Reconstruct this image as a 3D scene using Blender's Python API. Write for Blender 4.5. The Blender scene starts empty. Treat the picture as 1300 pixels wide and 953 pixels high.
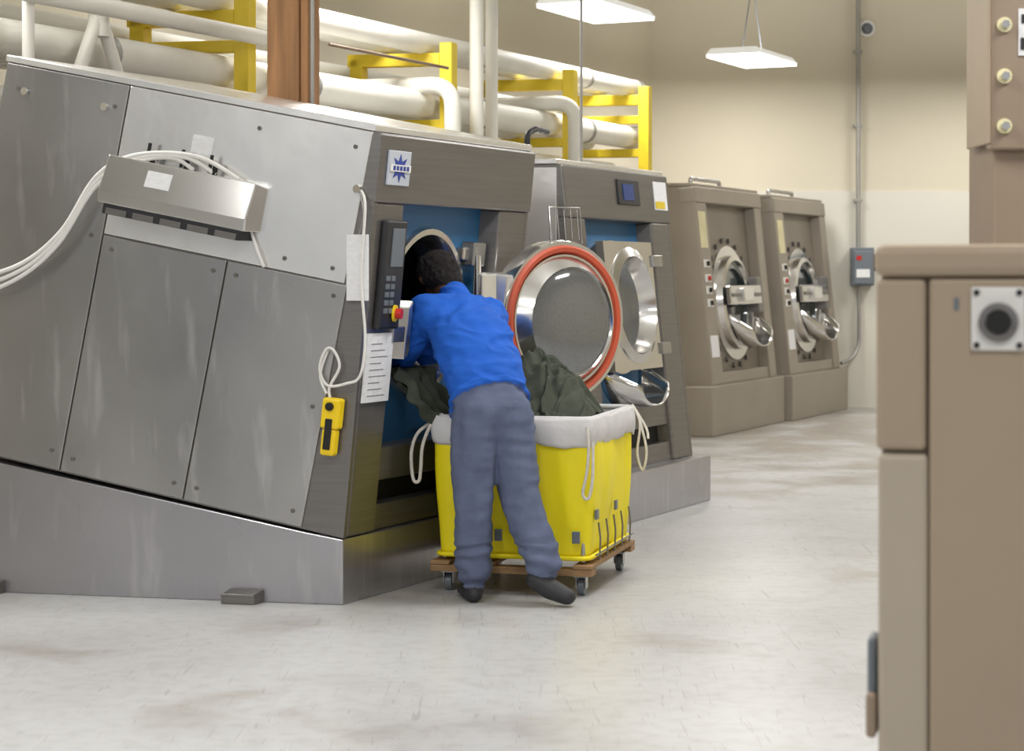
import bpy, bmesh, math, random
from mathutils import Vector, Matrix, noise
random.seed(7)
V=Vector
# ------------------------------------------------------------------ helpers
def lin(c):
    c=c/255.0
    return c/12.92 if c<=0.04045 else ((c+0.055)/1.055)**2.4
def rgb(r,g,b): return (lin(r),lin(g),lin(b),1)
def mat(name,col,rough=0.5,metal=0.0,var=0.12,scale=(4,4,4),bump=0.0,bscale=None,detail=5,rvar=0.0,emit=None,estr=0,coat=0,trans=0,scuff=0):
    m=bpy.data.materials.new(name); m.use_nodes=True
    nt=m.node_tree; N=nt.nodes; L=nt.links
    b=N['Principled BSDF']
    b.inputs['Roughness'].default_value=rough; b.inputs['Metallic'].default_value=metal
    if coat: b.inputs['Coat Weight'].default_value=coat
    if trans: b.inputs['Transmission Weight'].default_value=trans
    tc=N.new('ShaderNodeTexCoord'); mp=N.new('ShaderNodeMapping'); mp.inputs['Scale'].default_value=scale
    nz=N.new('ShaderNodeTexNoise'); nz.inputs['Scale'].default_value=1.0; nz.inputs['Detail'].default_value=detail
    L.new(tc.outputs['Object'],mp.inputs['Vector']); L.new(mp.outputs['Vector'],nz.inputs['Vector'])
    cr=N.new('ShaderNodeValToRGB'); cr.color_ramp.elements[0].position=0.3; cr.color_ramp.elements[1].position=0.7
    cr.color_ramp.elements[0].color=tuple(max(0,c*(1-var)) for c in col[:3])+(1,)
    cr.color_ramp.elements[1].color=tuple(min(1,c*(1+var)) for c in col[:3])+(1,)
    L.new(nz.outputs['Fac'],cr.inputs['Fac']); out=cr.outputs['Color']
    if scuff:
        m3=N.new('ShaderNodeMapping'); m3.inputs['Rotation'].default_value=(0.6,0,0); m3.inputs['Scale'].default_value=(10,26,2.0)
        n3=N.new('ShaderNodeTexNoise'); n3.inputs['Scale'].default_value=1; n3.inputs['Detail'].default_value=3
        L.new(tc.outputs['Object'],m3.inputs['Vector']); L.new(m3.outputs['Vector'],n3.inputs['Vector'])
        r3=N.new('ShaderNodeValToRGB'); r3.color_ramp.elements[0].position=.58; r3.color_ramp.elements[1].position=.76
        r3.color_ramp.elements[0].color=(0,0,0,1); r3.color_ramp.elements[1].color=(scuff,scuff,scuff,1)
        L.new(n3.outputs['Fac'],r3.inputs['Fac'])
        mx=N.new('ShaderNodeMix'); mx.data_type='RGBA'
        L.new(r3.outputs['Color'],mx.inputs[0]); L.new(out,mx.inputs[6]); mx.inputs[7].default_value=(.85,.85,.85,1)
        out=mx.outputs[2]
    L.new(out,b.inputs['Base Color'])
    if rvar:
        mr=N.new('ShaderNodeMapRange'); mr.inputs['From Min'].default_value=0.3; mr.inputs['From Max'].default_value=0.7
        mr.inputs['To Min'].default_value=max(0.02,rough-rvar); mr.inputs['To Max'].default_value=rough+rvar
        L.new(nz.outputs['Fac'],mr.inputs['Value']); L.new(mr.outputs['Result'],b.inputs['Roughness'])
    if bump:
        n2=N.new('ShaderNodeTexNoise'); n2.inputs['Scale'].default_value=1.0; n2.inputs['Detail'].default_value=4
        m2=N.new('ShaderNodeMapping'); m2.inputs['Scale'].default_value=bscale or scale
        L.new(tc.outputs['Object'],m2.inputs['Vector']); L.new(m2.outputs['Vector'],n2.inputs['Vector'])
        bp=N.new('ShaderNodeBump'); bp.inputs['Strength'].default_value=bump; bp.inputs['Distance'].default_value=0.02
        L.new(n2.outputs['Fac'],bp.inputs['Height']); L.new(bp.outputs['Normal'],b.inputs['Normal'])
    if emit:
        b.inputs['Emission Color'].default_value=emit; b.inputs['Emission Strength'].default_value=estr
    return m

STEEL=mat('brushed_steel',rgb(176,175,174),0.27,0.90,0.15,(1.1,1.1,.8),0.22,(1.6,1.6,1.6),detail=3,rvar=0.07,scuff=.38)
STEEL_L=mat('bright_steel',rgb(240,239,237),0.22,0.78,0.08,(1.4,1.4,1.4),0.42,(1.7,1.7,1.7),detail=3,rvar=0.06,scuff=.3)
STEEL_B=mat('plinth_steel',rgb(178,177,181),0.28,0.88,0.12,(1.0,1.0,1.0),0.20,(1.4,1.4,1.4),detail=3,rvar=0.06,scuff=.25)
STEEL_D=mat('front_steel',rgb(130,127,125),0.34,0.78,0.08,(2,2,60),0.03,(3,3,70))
CHROME=mat('polished_steel',rgb(220,218,215),0.16,0.95,0.05)
BLUE=mat('blue_panel',rgb(46,104,150),0.45,0.1,0.12,(3,3,3))
DARK=mat('dark_plastic',rgb(38,38,42),0.45,0,0.1)
BLACK=mat('black_rubber',rgb(18,18,18),0.6,0,0.1)
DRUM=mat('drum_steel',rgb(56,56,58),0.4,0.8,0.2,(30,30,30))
WHITE=mat('white_plastic',rgb(228,226,222),0.5,0,0.04)
PAPER=mat('paper',rgb(228,228,230),0.8,0,0.06,(30,30,60))
RED=mat('red_button',rgb(190,30,25),0.4)
ORANGE=mat('orange_gasket',rgb(198,86,58),0.5,0,0.08)
YPLAST=mat('yellow_plastic',rgb(240,205,20),0.4,0,0.05)
YPAINT=mat('yellow_paint',rgb(226,198,40),0.45,0,0.08)
TAN=mat('taupe_paint',rgb(157,148,136),0.38,0.3,0.05,(2,2,2))
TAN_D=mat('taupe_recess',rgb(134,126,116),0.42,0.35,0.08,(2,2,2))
TAN2=mat('tan_enamel',rgb(167,150,129),0.5,0.05,0.03,(2,2,2))
TAN3=mat('tan_enamel_light',rgb(180,168,151),0.5,0.05,0.03,(2,2,2))
BROWN=mat('brown_steel',rgb(148,130,112),0.5,0.1,0.06,(2,2,2))
PIPE=mat('pipe_insulation',rgb(234,231,222),0.6,0,0.05,(3,3,3),0.1,(8,8,8))
COPPER=mat('aged_pipe',rgb(128,108,90),0.5,0.3,0.2,(6,6,6))
CONDUIT=mat('conduit_steel',rgb(160,158,154),0.45,0.5,0.06)
WOOD=mat('post_wood',rgb(164,120,80),0.75,0,0.35,(14,14,1.0),0.3,(30,30,2))
WOODL=mat('dolly_wood',rgb(152,120,84),0.7,0,0.3,(4,20,20))
CANVAS=mat('yellow_canvas',rgb(248,230,16),0.55,0,0.05,(3,3,3),0.25,(5,5,3))
LINER=mat('white_liner',rgb(214,212,212),0.85,0,0.06,(6,6,6),0.3,(14,14,14))
ROPE=mat('rope',rgb(214,208,198),0.9,0,0.1,(40,40,40))
GREEN=mat('olive_cloth',rgb(68,73,61),0.9,0,0.25,(8,8,8),0.4,(18,18,18))
SWEAT=mat('blue_sweatshirt',rgb(20,92,196),0.85,0,0.08,(6,6,6),0.15,(40,40,40))
PANTS=mat('grey_blue_trousers',rgb(94,103,130),0.9,0,0.10,(8,8,8),0.15,(50,50,50))
SKIN=mat('skin',rgb(100,68,52),0.55,0,0.06)
HAIR=mat('hair',rgb(26,20,20),0.9,0,0.3,(60,60,60),0.6,(120,120,120))
SHOE=mat('shoe',rgb(44,44,48),0.6,0,0.1)
GREYBOX=mat('grey_enamel',rgb(110,117,124),0.45,0.2,0.05)
LAMPB=mat('lamp_housing',rgb(235,235,232),0.5,0,0.02,emit=(1,1,.98,1),estr=0.35)  # weak glow put into the opaque housing to imitate upward light spill
LAMPE=mat('lamp_diffuser',rgb(250,250,247),0.5,0,0.02,emit=(1,1,.97,1),estr=3.0)
GLASS=mat('door_glass',rgb(128,130,132),0.07,0.6,0.08,(60,60,60),coat=1.0)
GLASS_D=mat('door_glass_dark',rgb(55,66,70),0.10,0.2,0.2,(10,10,10),coat=0.8)
SCREEN=mat('display',rgb(20,32,70),0.2,0,0.1,emit=(0.05,0.12,0.4,1),estr=0.3)
PLATE=mat('name_plate',rgb(200,206,218),0.3,0.3,0.04)
NAVY=mat('plate_blue',rgb(40,60,140),0.4)
CREAM=mat('label_cream',rgb(220,212,170),.6)

def setmat(o,m):
    o.data.materials.append(m)
class Asm:
    def __init__(s,name,loc):
        s.loc=V(loc); s.root=bpy.data.objects.new(name,None); s.root.location=s.loc
        s.root.empty_display_size=0.1
        bpy.context.collection.objects.link(s.root)
    def add(s,pn,verts,faces,m,M=None,bev=0,smooth=False,solid=0,subs=0):
        vs=[(M@V(v) if M else V(v))-s.loc for v in verts]
        me=bpy.data.meshes.new(pn); me.from_pydata([tuple(v) for v in vs],[],faces); me.update()
        bm=bmesh.new(); bm.from_mesh(me); bmesh.ops.recalc_face_normals(bm,faces=bm.faces); bm.to_mesh(me); bm.free()
        o=bpy.data.objects.new(pn,me); bpy.context.collection.objects.link(o); o.parent=s.root
        setmat(o,m)
        if smooth:
            for p in me.polygons: p.use_smooth=True
        if solid:
            md=o.modifiers.new('s','SOLIDIFY'); md.thickness=solid; md.offset=0
        if bev:
            md=o.modifiers.new('b','BEVEL'); md.width=bev; md.segments=2; md.limit_method='ANGLE'; md.angle_limit=0.6
        if subs:
            md=o.modifiers.new('u','SUBSURF'); md.levels=subs; md.render_levels=subs
        return o
    def box(s,pn,M,x,y,z,m,bev=0.004):
        vs=[(a,b,c) for a in x for b in y for c in z]
        fs=[(0,1,3,2),(4,6,7,5),(0,4,5,1),(2,3,7,6),(0,2,6,4),(1,5,7,3)]
        return s.add(pn,vs,fs,m,M,bev)
    def prism(s,pn,M,pts,ext,m,bev=0.004):
        n=len(pts); e=V(ext)
        vs=[V(p) for p in pts]+[V(p)+e for p in pts]
        fs=[tuple(range(n)),tuple(range(2*n-1,n-1,-1))]+[(i,(i+1)%n,(i+1)%n+n,i+n) for i in range(n)]
        return s.add(pn,vs,fs,m,M,bev)
    def lathe(s,pn,M,c,prof,m,seg=48,bev=0):
        vs=[];fs=[];k=len(prof)
        for i in range(seg):
            t=2*math.pi*i/seg
            for r,y in prof: vs.append((c[0]+r*math.cos(t),c[1]+y,c[2]+r*math.sin(t)))
        for i in range(seg):
            j=(i+1)%seg
            for q in range(k-1): fs.append((i*k+q,i*k+q+1,j*k+q+1,j*k+q))
        o=s.add(pn,vs,fs,m,M,0,True)
        md=o.modifiers.new('e','EDGE_SPLIT'); md.split_angle=0.6
        return o
    def cyl(s,pn,M,p0,p1,r0,m,r1=None,seg=20,smooth=True):
        r1=r0 if r1 is None else r1
        p0=V(p0);p1=V(p1); 
        if M: p0=M@p0;p1=M@p1
        d=(p1-p0).normalized(); a=d.orthogonal().normalized(); b=d.cross(a)
        vs=[]
        for p,r in ((p0,r0),(p1,r1)):
            for i in range(seg):
                t=2*math.pi*i/seg; vs.append(p+a*r*math.cos(t)+b*r*math.sin(t))
        fs=[tuple(range(seg)),tuple(range(2*seg-1,seg-1,-1))]+[(i,(i+1)%seg,(i+1)%seg+seg,i+seg) for i in range(seg)]
        o=s.add(pn,vs,fs,m,None,0,smooth)
        md=o.modifiers.new('e','EDGE_SPLIT'); md.split_angle=0.6
        return o
    def tube(s,pn,M,pts,r,m,fillet=0,spline=False,closed=False):
        P=[(M@V(p) if M else V(p)) for p in pts]
        if fillet: P=filletpts(P,fillet)
        if spline: P=catmull(P)
        cu=bpy.data.curves.new(pn,'CURVE'); cu.dimensions='3D'; cu.bevel_depth=r; cu.bevel_resolution=4; cu.use_fill_caps=True
        sp=cu.splines.new('POLY'); sp.points.add(len(P)-1)
        for i,p in enumerate(P): sp.points[i].co=(*(p-s.loc),1)
        sp.use_cyclic_u=closed; sp.use_smooth=True
        o=bpy.data.objects.new(pn,cu); bpy.context.collection.objects.link(o); o.parent=s.root
        cu.materials.append(m); return o
    def platehole(s,pn,M,x,z,y0,y1,c,r,m,seg=64):
        ang=[2*math.pi*i/seg for i in range(seg)]
        for cx in x:
            for cz in z: ang.append(math.atan2(cz-c[1],cx-c[0])%(2*math.pi))
        ang=sorted(set(round(a,5) for a in ang)); n=len(ang); vs=[]
        for y in (y0,y1):
            for a in ang:
                ca,sa=math.cos(a),math.sin(a)
                ts=[]
                if ca>1e-6: ts.append((x[1]-c[0])/ca)
                if ca<-1e-6: ts.append((x[0]-c[0])/ca)
                if sa>1e-6: ts.append((z[1]-c[1])/sa)
                if sa<-1e-6: ts.append((z[0]-c[1])/sa)
                t=min(ts)
                vs.append((c[0]+r*ca,y,c[1]+r*sa)); vs.append((c[0]+t*ca,y,c[1]+t*sa))
        fs=[];o=2*n
        for i in range(n):
            j=(i+1)%n
            fs+= [(2*i,2*i+1,2*j+1,2*j),(o+2*i,o+2*j,o+2*j+1,o+2*i+1),(2*i,2*j,o+2*j,o+2*i),(2*i+1,o+2*i+1,o+2*j+1,2*j+1)]
        return s.add(pn,vs,fs,m,M,0)
def filletpts(P,r,n=8):
    out=[P[0]]
    for i in range(1,len(P)-1):
        a=(P[i-1]-P[i]); b=(P[i+1]-P[i]); ra=min(r,a.length*0.49,b.length*0.49)
        A=P[i]+a.normalized()*ra; B=P[i]+b.normalized()*ra
        for k in range(n+1):
            t=k/n; out.append(A*(1-t)**2+P[i]*2*t*(1-t)+B*t*t)
    out.append(P[-1]); return out
def catmull(P,n=10):
    Q=[P[0]]+list(P)+[P[-1]]; out=[]
    for i in range(1,len(Q)-2):
        a,b,c,d=Q[i-1],Q[i],Q[i+1],Q[i+2]
        for k in range(n):
            t=k/n; out.append(0.5*((2*b)+(c-a)*t+(2*a-5*b+4*c-d)*t*t+(3*b-a-3*c+d)*t**3))
    out.append(P[-1]); return out
def frame(o,X,Y,Z=(0,0,1)):
    X,Y,Z=V(X),V(Y),V(Z)
    return Matrix(((X.x,Y.x,Z.x,o[0]),(X.y,Y.y,Z.y,o[1]),(X.z,Y.z,Z.z,o[2]),(0,0,0,1)))
F=V((.433,.901,0)); S=V((-.975,.221,0))

# ------------------------------------------------------------------ camera
cam=bpy.data.cameras.new('camera'); co=bpy.data.objects.new('camera',cam); bpy.context.collection.objects.link(co)
co.location=(0,0,1.6); co.rotation_euler=(math.pi/2,0,0)
cam.lens=72; cam.sensor_width=36; cam.sensor_fit='HORIZONTAL'; cam.shift_y=-0.0973; cam.clip_end=100
cam.dof.use_dof=True; cam.dof.focus_distance=10.9; cam.dof.aperture_fstop=4.0
bpy.context.scene.camera=co
bpy.context.scene.view_settings.view_transform='Standard'

# ------------------------------------------------------------------ room
def floor_mat():
    m=bpy.data.materials.new('concrete_floor'); m.use_nodes=True; nt=m.node_tree;N=nt.nodes;L=nt.links;b=N['Principled BSDF']
    tc=N.new('ShaderNodeTexCoord')
    def nz(sc,det,dist=0,vec=None):
        n=N.new('ShaderNodeTexNoise'); n.inputs['Scale'].default_value=sc; n.inputs['Detail'].default_value=det; n.inputs['Distortion'].default_value=dist
        L.new(vec or tc.outputs['Object'],n.inputs['Vector']); return n
    def mul(x,y):
        mx=N.new('ShaderNodeMix'); mx.data_type='RGBA'; mx.blend_type='MULTIPLY'; mx.inputs[0].default_value=1
        L.new(x,mx.inputs[6]); L.new(y,mx.inputs[7]); return mx.outputs[2]
    a=nz(0.8,6,.3); c=nz(12,9)
    r1=N.new('ShaderNodeValToRGB'); r1.color_ramp.elements[0].position=.3; r1.color_ramp.elements[1].position=.62
    r1.color_ramp.elements[0].color=rgb(180,179,179); r1.color_ramp.elements[1].color=rgb(197,197,198)
    L.new(a.outputs['Fac'],r1.inputs['Fac'])
    r2=N.new('ShaderNodeValToRGB'); r2.color_ramp.elements[0].position=.3; r2.color_ramp.elements[1].position=.55
    r2.color_ramp.elements[0].color=(.88,.875,.865,1); r2.color_ramp.elements[1].color=(1,1,1,1)
    L.new(c.outputs['Fac'],r2.inputs['Fac'])
    out=mul(r1.outputs['Color'],r2.outputs['Color'])
    for rot,sc in ((.5,(40,1.6,1)),(1.9,(50,2.2,1)),(2.6,(34,1.4,1)),(1.2,(60,2.6,1))):
        mp=N.new('ShaderNodeMapping'); mp.inputs['Rotation'].default_value=(0,0,rot); mp.inputs['Scale'].default_value=sc
        L.new(tc.outputs['Object'],mp.inputs['Vector'])
        n=nz(1,1,1.6,mp.outputs['Vector']); r3=N.new('ShaderNodeValToRGB')
        r3.color_ramp.elements[0].position=.245; r3.color_ramp.elements[1].position=.28
        r3.color_ramp.elements[0].color=(.80,.79,.78,1); r3.color_ramp.elements[1].color=(1,1,1,1)
        L.new(n.outputs['Fac'],r3.inputs['Fac']); out=mul(out,r3.outputs['Color'])
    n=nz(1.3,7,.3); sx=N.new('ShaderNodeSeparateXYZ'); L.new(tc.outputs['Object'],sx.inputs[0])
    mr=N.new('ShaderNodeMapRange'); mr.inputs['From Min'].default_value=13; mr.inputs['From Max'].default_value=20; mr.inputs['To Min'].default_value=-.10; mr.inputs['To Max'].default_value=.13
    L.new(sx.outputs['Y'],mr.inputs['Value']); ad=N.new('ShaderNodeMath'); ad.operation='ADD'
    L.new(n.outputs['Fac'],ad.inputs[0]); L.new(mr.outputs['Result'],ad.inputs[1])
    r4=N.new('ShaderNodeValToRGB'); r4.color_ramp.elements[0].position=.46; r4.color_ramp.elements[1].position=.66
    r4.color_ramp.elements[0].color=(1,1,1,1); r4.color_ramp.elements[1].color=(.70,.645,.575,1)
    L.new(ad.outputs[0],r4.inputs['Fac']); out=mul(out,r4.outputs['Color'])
    L.new(out,b.inputs['Base Color']); b.inputs['Roughness'].default_value=.34
    return m
WALL=mat('beige_wall',rgb(208,200,181),0.75,0,0.03,(.6,.6,.6))
WALLL=mat('offwhite_wall_panel',rgb(213,209,198),0.7,0,0.03,(.6,.6,.6))
CEIL=mat('ceiling_paint',rgb(214,213,208),0.8,0,0.03)
def single(name,verts,faces,m,loc=(0,0,0)):
    me=bpy.data.meshes.new(name); me.from_pydata(verts,[],faces); me.update()
    o=bpy.data.objects.new(name,me); o.location=loc; bpy.context.collection.objects.link(o); setmat(o,m); return o
def wbox(name,p0,p1,th,z0,z1,m):
    a=V((p0[0],p0[1],0)); b=V((p1[0],p1[1],0)); d=(b-a).normalized(); n=V((-d.y,d.x,0))*th
    pts=[a,b,b+n,a+n]
    vs=[(p.x,p.y,z0) for p in pts]+[(p.x,p.y,z1) for p in pts]
    return single(name,vs,[(3,2,1,0),(4,5,6,7),(0,1,5,4),(1,2,6,5),(2,3,7,6),(3,0,4,7)],m)
single('floor',[(-14,-5,0),(9,-5,0),(9,26,0),(-14,26,0)],[(0,1,2,3)],floor_mat())
single('ceiling',[(-14,-5,6),(-14,26,6),(9,26,6),(9,-5,6)],[(0,1,2,3)],CEIL)
YW=24.9
wl0=(1.70-.4808*29.9,YW-29.9); wl1=(1.70,YW)
wbox('wall_left',wl0,wl1,.15,0,6,WALL)
wbox('wall_back',(1.70-.4,YW),(9,YW),.15,0,6,WALL)
wbox('wall_right',(8.2,YW),(8.2,-5),.15,0,6,WALL)
wbox('trim_1',(1.72,YW-.03),(8.2,YW-.03),.03,0,2.63,WALLL)

# ------------------------------------------------------------------ washing machines
def scoop(A,M,cx,y0,h,r,ln,drop,m):
    vs=[];fs=[];na=16;nt_=8
    for i in range(nt_+1):
        t=i/nt_
        for j in range(na+1):
            a=math.pi*.95+math.pi*1.1*j/na
            rr=r*(1-.30*t*t)
            vs.append((cx+rr*math.cos(a),y0-ln*t,h+rr*.75*math.sin(a)*(1-.35*t)-drop*t))
    for i in range(nt_):
        for j in range(na):
            q=i*(na+1)+j; fs.append((q,q+1,q+na+2,q+na+1))
    A.add('discharge_scoop',vs,fs,m,M,0,True,solid=.01)

def washer(B,a0,w,b0,z0,tilt,H,D,style,plinth,name='industrial_washing_machine'):
    loc=B@V((a0+w/2,.9,0))
    A=Asm(name,loc)
    ct,st=math.cos(tilt),math.sin(tilt)
    T=Matrix(((1,0,0,a0),(0,ct,-st,b0),(0,st,ct,z0),(0,0,0,1)))
    MB=B@T
    sl=.2
    ln=math.hypot(sl,H); zf=(0,sl/ln,H/ln); yf=(0,H/ln,-sl/ln)
    MF=MB@frame((0,-sl,0),(1,0,0),yf,zf)
    tan=style=='tan'
    body=TAN if tan else STEEL_D; side=TAN if tan else STEEL
    prof=[(-sl,0),(D,0),(D,H),(0,H)]
    A.prism('left_side',MB,[(0,u,v) for u,v in prof],(.03,0,0),body,.003)
    A.prism('right_side',MB,[(w-.03,u,v) for u,v in prof],(.03,0,0),body,.003)
    A.box('back_panel',MB,(0.03,w-.03),(D-.03,D),(0,H),body)
    A.box('bottom_panel',MB,(0.03,w-.03),(-sl+.02,D-.03),(0,.03),body)
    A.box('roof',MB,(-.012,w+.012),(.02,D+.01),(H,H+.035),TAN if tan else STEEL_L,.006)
    jl,jr,hd,sill=(.34,.22,.16,.12) if tan else (.31,.36,.34,.42)
    cx,ch,R=(.34+(w-.56)/2,.83,.52) if tan else (.81,1.08,.41)
    A.box('left_jamb',MF,(0.03,jl),(0,.14),(0,ln-hd),body,.01)
    A.box('right_jamb',MF,(w-jr,w-.03),(0,.14),(0,ln-hd),body,.01)
    A.box('header',MF,(-.004,w+.004),(-.012,.16),(ln-hd,ln),body,.012)
    A.box('sill',MF,(jl,w-jr),(0.02,.14),(0,.13) if not tan else (0,sill),body,.008)
    if not tan:
        A.box('sill_upper',MF,(jl,w-jr),(0.02,.14),(.25,sill),body,.008)
        A.box('sill_slot',MF,(jl,w-jr),(0.1,.14),(.13,.25),BLACK,0)
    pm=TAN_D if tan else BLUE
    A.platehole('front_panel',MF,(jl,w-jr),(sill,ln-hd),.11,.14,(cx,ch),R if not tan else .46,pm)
    if style=='open':
        A.lathe('door_flange',MF,(cx,0,ch),[(R+.035,.11),(R+.03,.085),(R,.085),(R-.01,.12),(R-.005,.3)],CHROME)
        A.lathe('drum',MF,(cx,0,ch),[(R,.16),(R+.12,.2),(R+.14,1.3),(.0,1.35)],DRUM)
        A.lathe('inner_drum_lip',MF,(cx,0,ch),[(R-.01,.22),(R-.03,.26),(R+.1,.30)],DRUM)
    elif style=='blue':
        A.lathe('door_flange',MF,(cx,0,ch),[(R+.05,.11),(R+.04,.04),(R,.04),(R-.02,.14)],CHROME)
        A.platehole('door_plate',MF,(cx-.42,cx+.42),(ch-.43,ch+.43),-.07,-.02,(cx,ch),.36,CHROME)
        A.lathe('door_ring',MF,(cx,0,ch),[(.37,.1),(.40,.04),(.39,-.08),(.33,-.10),(.31,-.02),(.30,.06)],CHROME)
        A.lathe('door_window',MF,(cx,0,ch),[(.32,.0),(.28,.035),(.2,.07),(.1,.088),(0,.095)],GLASS)
        for dz in(-.3,.3):
            A.box('hinge',MF,(cx+.40,cx+.56),(-.09,.1),(ch+dz-.04,ch+dz+.04),STEEL)
        A.box('latch',MF,(cx-.50,cx-.38),(-.11,.0),(ch-.12,ch+.02),CHROME)
        scoop(A,MF,cx+.02,.08,ch-.42,.34,.24,.14,CHROME)
        A.box('display_bezel',MF,(.86,1.24),(-.024,-.01),(ln-.23,ln-.06),DARK)
        A.box('display',MF,(.94,1.12),(-.03,-.02),(ln-.2,ln-.09),SCREEN,0)
        A.box('notice_paper',MF,(w-.30,w-.06),(-.02,-.013),(ln-.25,ln-.05),PAPER,0)
        A.box('sticker',MF,(w-.29,w-.12),(-.024,-.019),(ln-.24,ln-.19),YPAINT,0)
        A.tube('roof_hook',MB,[(.08,.25,H+.03),(.08,.25,H+.2),(.2,.25,H+.24),(.5,.3,H+.24)],.02,DARK,fillet=.04)
    else:
        A.lathe('door_flange',MF,(cx,0,ch),[(.60,.11),(.60,.085),(.50,.085),(.49,.02),(.44,.01),(.43,.10)],CHROME)
        A.lathe('door_window',MF,(cx,0,ch),[(.45,.06),(.36,.05),(.34,.09),(0,.11)],GLASS_D)
        for k in range(20):
            t=2*math.pi*(k+.5)/20
            p=V((cx+.69*math.cos(t),.0,ch+.66*math.sin(t)))
            A.cyl('bolt',MF,p+V((0,.11,0)),p+V((0,.085,0)),.028,STEEL_D,seg=8)
        A.box('latch_bar',MF,(cx-.50,cx+.52),(-.07,-.02),(ch-.03,ch+.17),CHROME,.012)
        A.box('latch_bar_groove',MF,(cx-.46,cx+.48),(-.085,-.06),(ch+.05,ch+.09),STEEL_D,.004)
        A.box('latch_block',MF,(cx-.2,cx+.1),(-.12,-.06),(ch-.0,ch+.14),STEEL_L,.01)
        A.box('hinge_arm',MF,(cx+.42,cx+.60),(-.06,.1),(ch-.12,ch+.26),STEEL_D,.01)
        scoop(A,MF,cx+.12,.06,ch-.14,.42,.24,.20,CHROME)
        A.box('label_1',MF,(.06,.26),(-.006,0),(ln-.62,ln-.25),CREAM,0)
        for k,dz in enumerate((.78,.93,1.05,1.18)):
            A.box('switch_plate_%d'%k,MF,(.08,.24),(-.01,0),(ln-dz-.04,ln-dz+.04),WHITE,.003)
            A.cyl('switch_%d'%k,MF,(.16,-.01,ln-dz),(.16,-.035,ln-dz),.025,RED if k==1 else BLACK,seg=10)
        A.box('label_2',MF,(.06,.28),(-.006,0),(.28,.5),PAPER,0)
        A.tube('roof_bracket',MB,[(.5,.2,H+.03),(.5,.2,H+.10),(1.4,.2,H+.10),(1.4,.2,H+.03)],.022,STEEL,fillet=.03)
    x0,x1,ph,yb=plinth
    if tilt:
        zt=lambda u:(b0+u*ct,z0+u*st)
        A.prism('plinth',B,[(x0,0,0),(x0,0,.318),(x0,zt(0)[0],zt(0)[1]-.012),(x0,zt(D)[0]+.1,zt(D)[1]-.01),(x0,zt(D)[0]+.1,0)],(x1-x0,0,0),STEEL_B,.006)
    else:
        A.box('plinth',B,(x0,x1),(0,yb),(0,ph),TAN if tan else STEEL_B,.01)
    return A,MB,MF,ln

B1=frame((-.823,9.952,0),F,S)
A1,MB,MF,LN=washer(B1,0,1.76,.193,.362,math.radians(11.2),1.97,1.99,'open',(0,1.85,.318,2.1))
e=.004
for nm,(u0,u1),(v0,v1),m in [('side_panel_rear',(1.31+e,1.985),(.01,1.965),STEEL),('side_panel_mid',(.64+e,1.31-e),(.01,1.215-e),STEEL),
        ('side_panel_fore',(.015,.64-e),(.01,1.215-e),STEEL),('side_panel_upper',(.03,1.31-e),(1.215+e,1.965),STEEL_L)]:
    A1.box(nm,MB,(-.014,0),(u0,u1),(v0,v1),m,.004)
for (u,v) in [(.07,.08),(.07,.6),(.07,1.15),(.58,1.15),(.7,1.15),(1.25,1.15),(.58,.08),(.7,.08),(1.25,.08),(1.37,1.85),(1.37,1.2),(1.9,1.85),(.1,1.28),(.1,1.88),(.35,1.28),(.6,1.88),(1.37,.1),(1.9,.8)]:
    A1.cyl('screw',MB,(-.014,u,v),(-.02,u,v),.011,STEEL_D,seg=10)
for u,v in ((1.42,1.84),(1.86,1.84)):
    A1.cyl('panel_lock',MB,(-.014,u,v),(-.03,u,v),.02,CHROME,seg=12)
A1.prism('supply_box',MB,[(-.014,.50,1.60),(-.13,.50,1.62),(-.165,.50,1.44),(-.155,.50,1.38),(-.014,.50,1.38)],(0,.78,0),CHROME,.006)
A1.box('supply_box_slots',MB,(-.15,-.014),(.53,1.25),(1.33,1.38),DARK,.004)
for k in range(5): A1.box('vent_rib',MB,(-.155,-.145),(.54+k*.145,.65+k*.145),(1.332,1.362),STEEL_D,.002)
A1.box('label_a',MB,(-.02,-.0145),(.82,.93),(1.70,1.79),PAPER,0)
A1.prism('label_b',MB,[(-.142,.92,1.58),(-.158,.92,1.50),(-.162,.92,1.50),(-.146,.92,1.58)],(0,.13,0),PAPER,0)
for k,(u,dv) in enumerate(((.75,0),(.9,.0),(1.08,0))):
    A1.cyl('hose_fitting',MB,(-.08,u,1.60),(-.08,u,1.67),.014,BLACK)
    A1.box('fitting_tab',MB,(-.085,-.075),(u+.02,u+.035),(1.62,1.71),BLACK,.002)
for k in range(3):
    dy=.03*k
    A1.tube('supply_hose',MB,[(-.08,.62+.12*k,1.62),(-.10,.85+.06*k,1.69-.015*k),(-.11,1.15,1.64-.02*k),(-.12,1.33,1.50-dy),(-.14,1.45,1.20-dy),(-.16,1.62,1.00-dy*1.2),(-.17,1.85,.90-dy*1.5),(-.17,2.15,.92-dy)],.011,WHITE,spline=True)
A1.tube('drain_hose',MB,[(-.03,.55,1.40),(-.05,.48,1.30),(-.045,.43,1.22)],.008,WHITE,spline=True)
A1.box('name_plate',MF,(.07,.29),(-.024,-.013),(1.73,1.90),PLATE,.002)
star=[]
for k in range(16):
    t=2*math.pi*k/16; r=.07 if k%2==0 else .035
    star.append((.18+r*math.cos(t)*1.3,-.026,1.815+r*math.sin(t)))
A1.prism('emblem',MF,star,(0,.003,0),NAVY,0)
A1.box('emblem_band',MF,(.08,.28),(-.032,-.026),(1.798,1.832),WHITE,0)
for k in range(5): A1.box('emblem_letter',MF,(.10+k*.034,.122+k*.034),(-.034,-.031),(1.804,1.826),NAVY,0)
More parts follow.
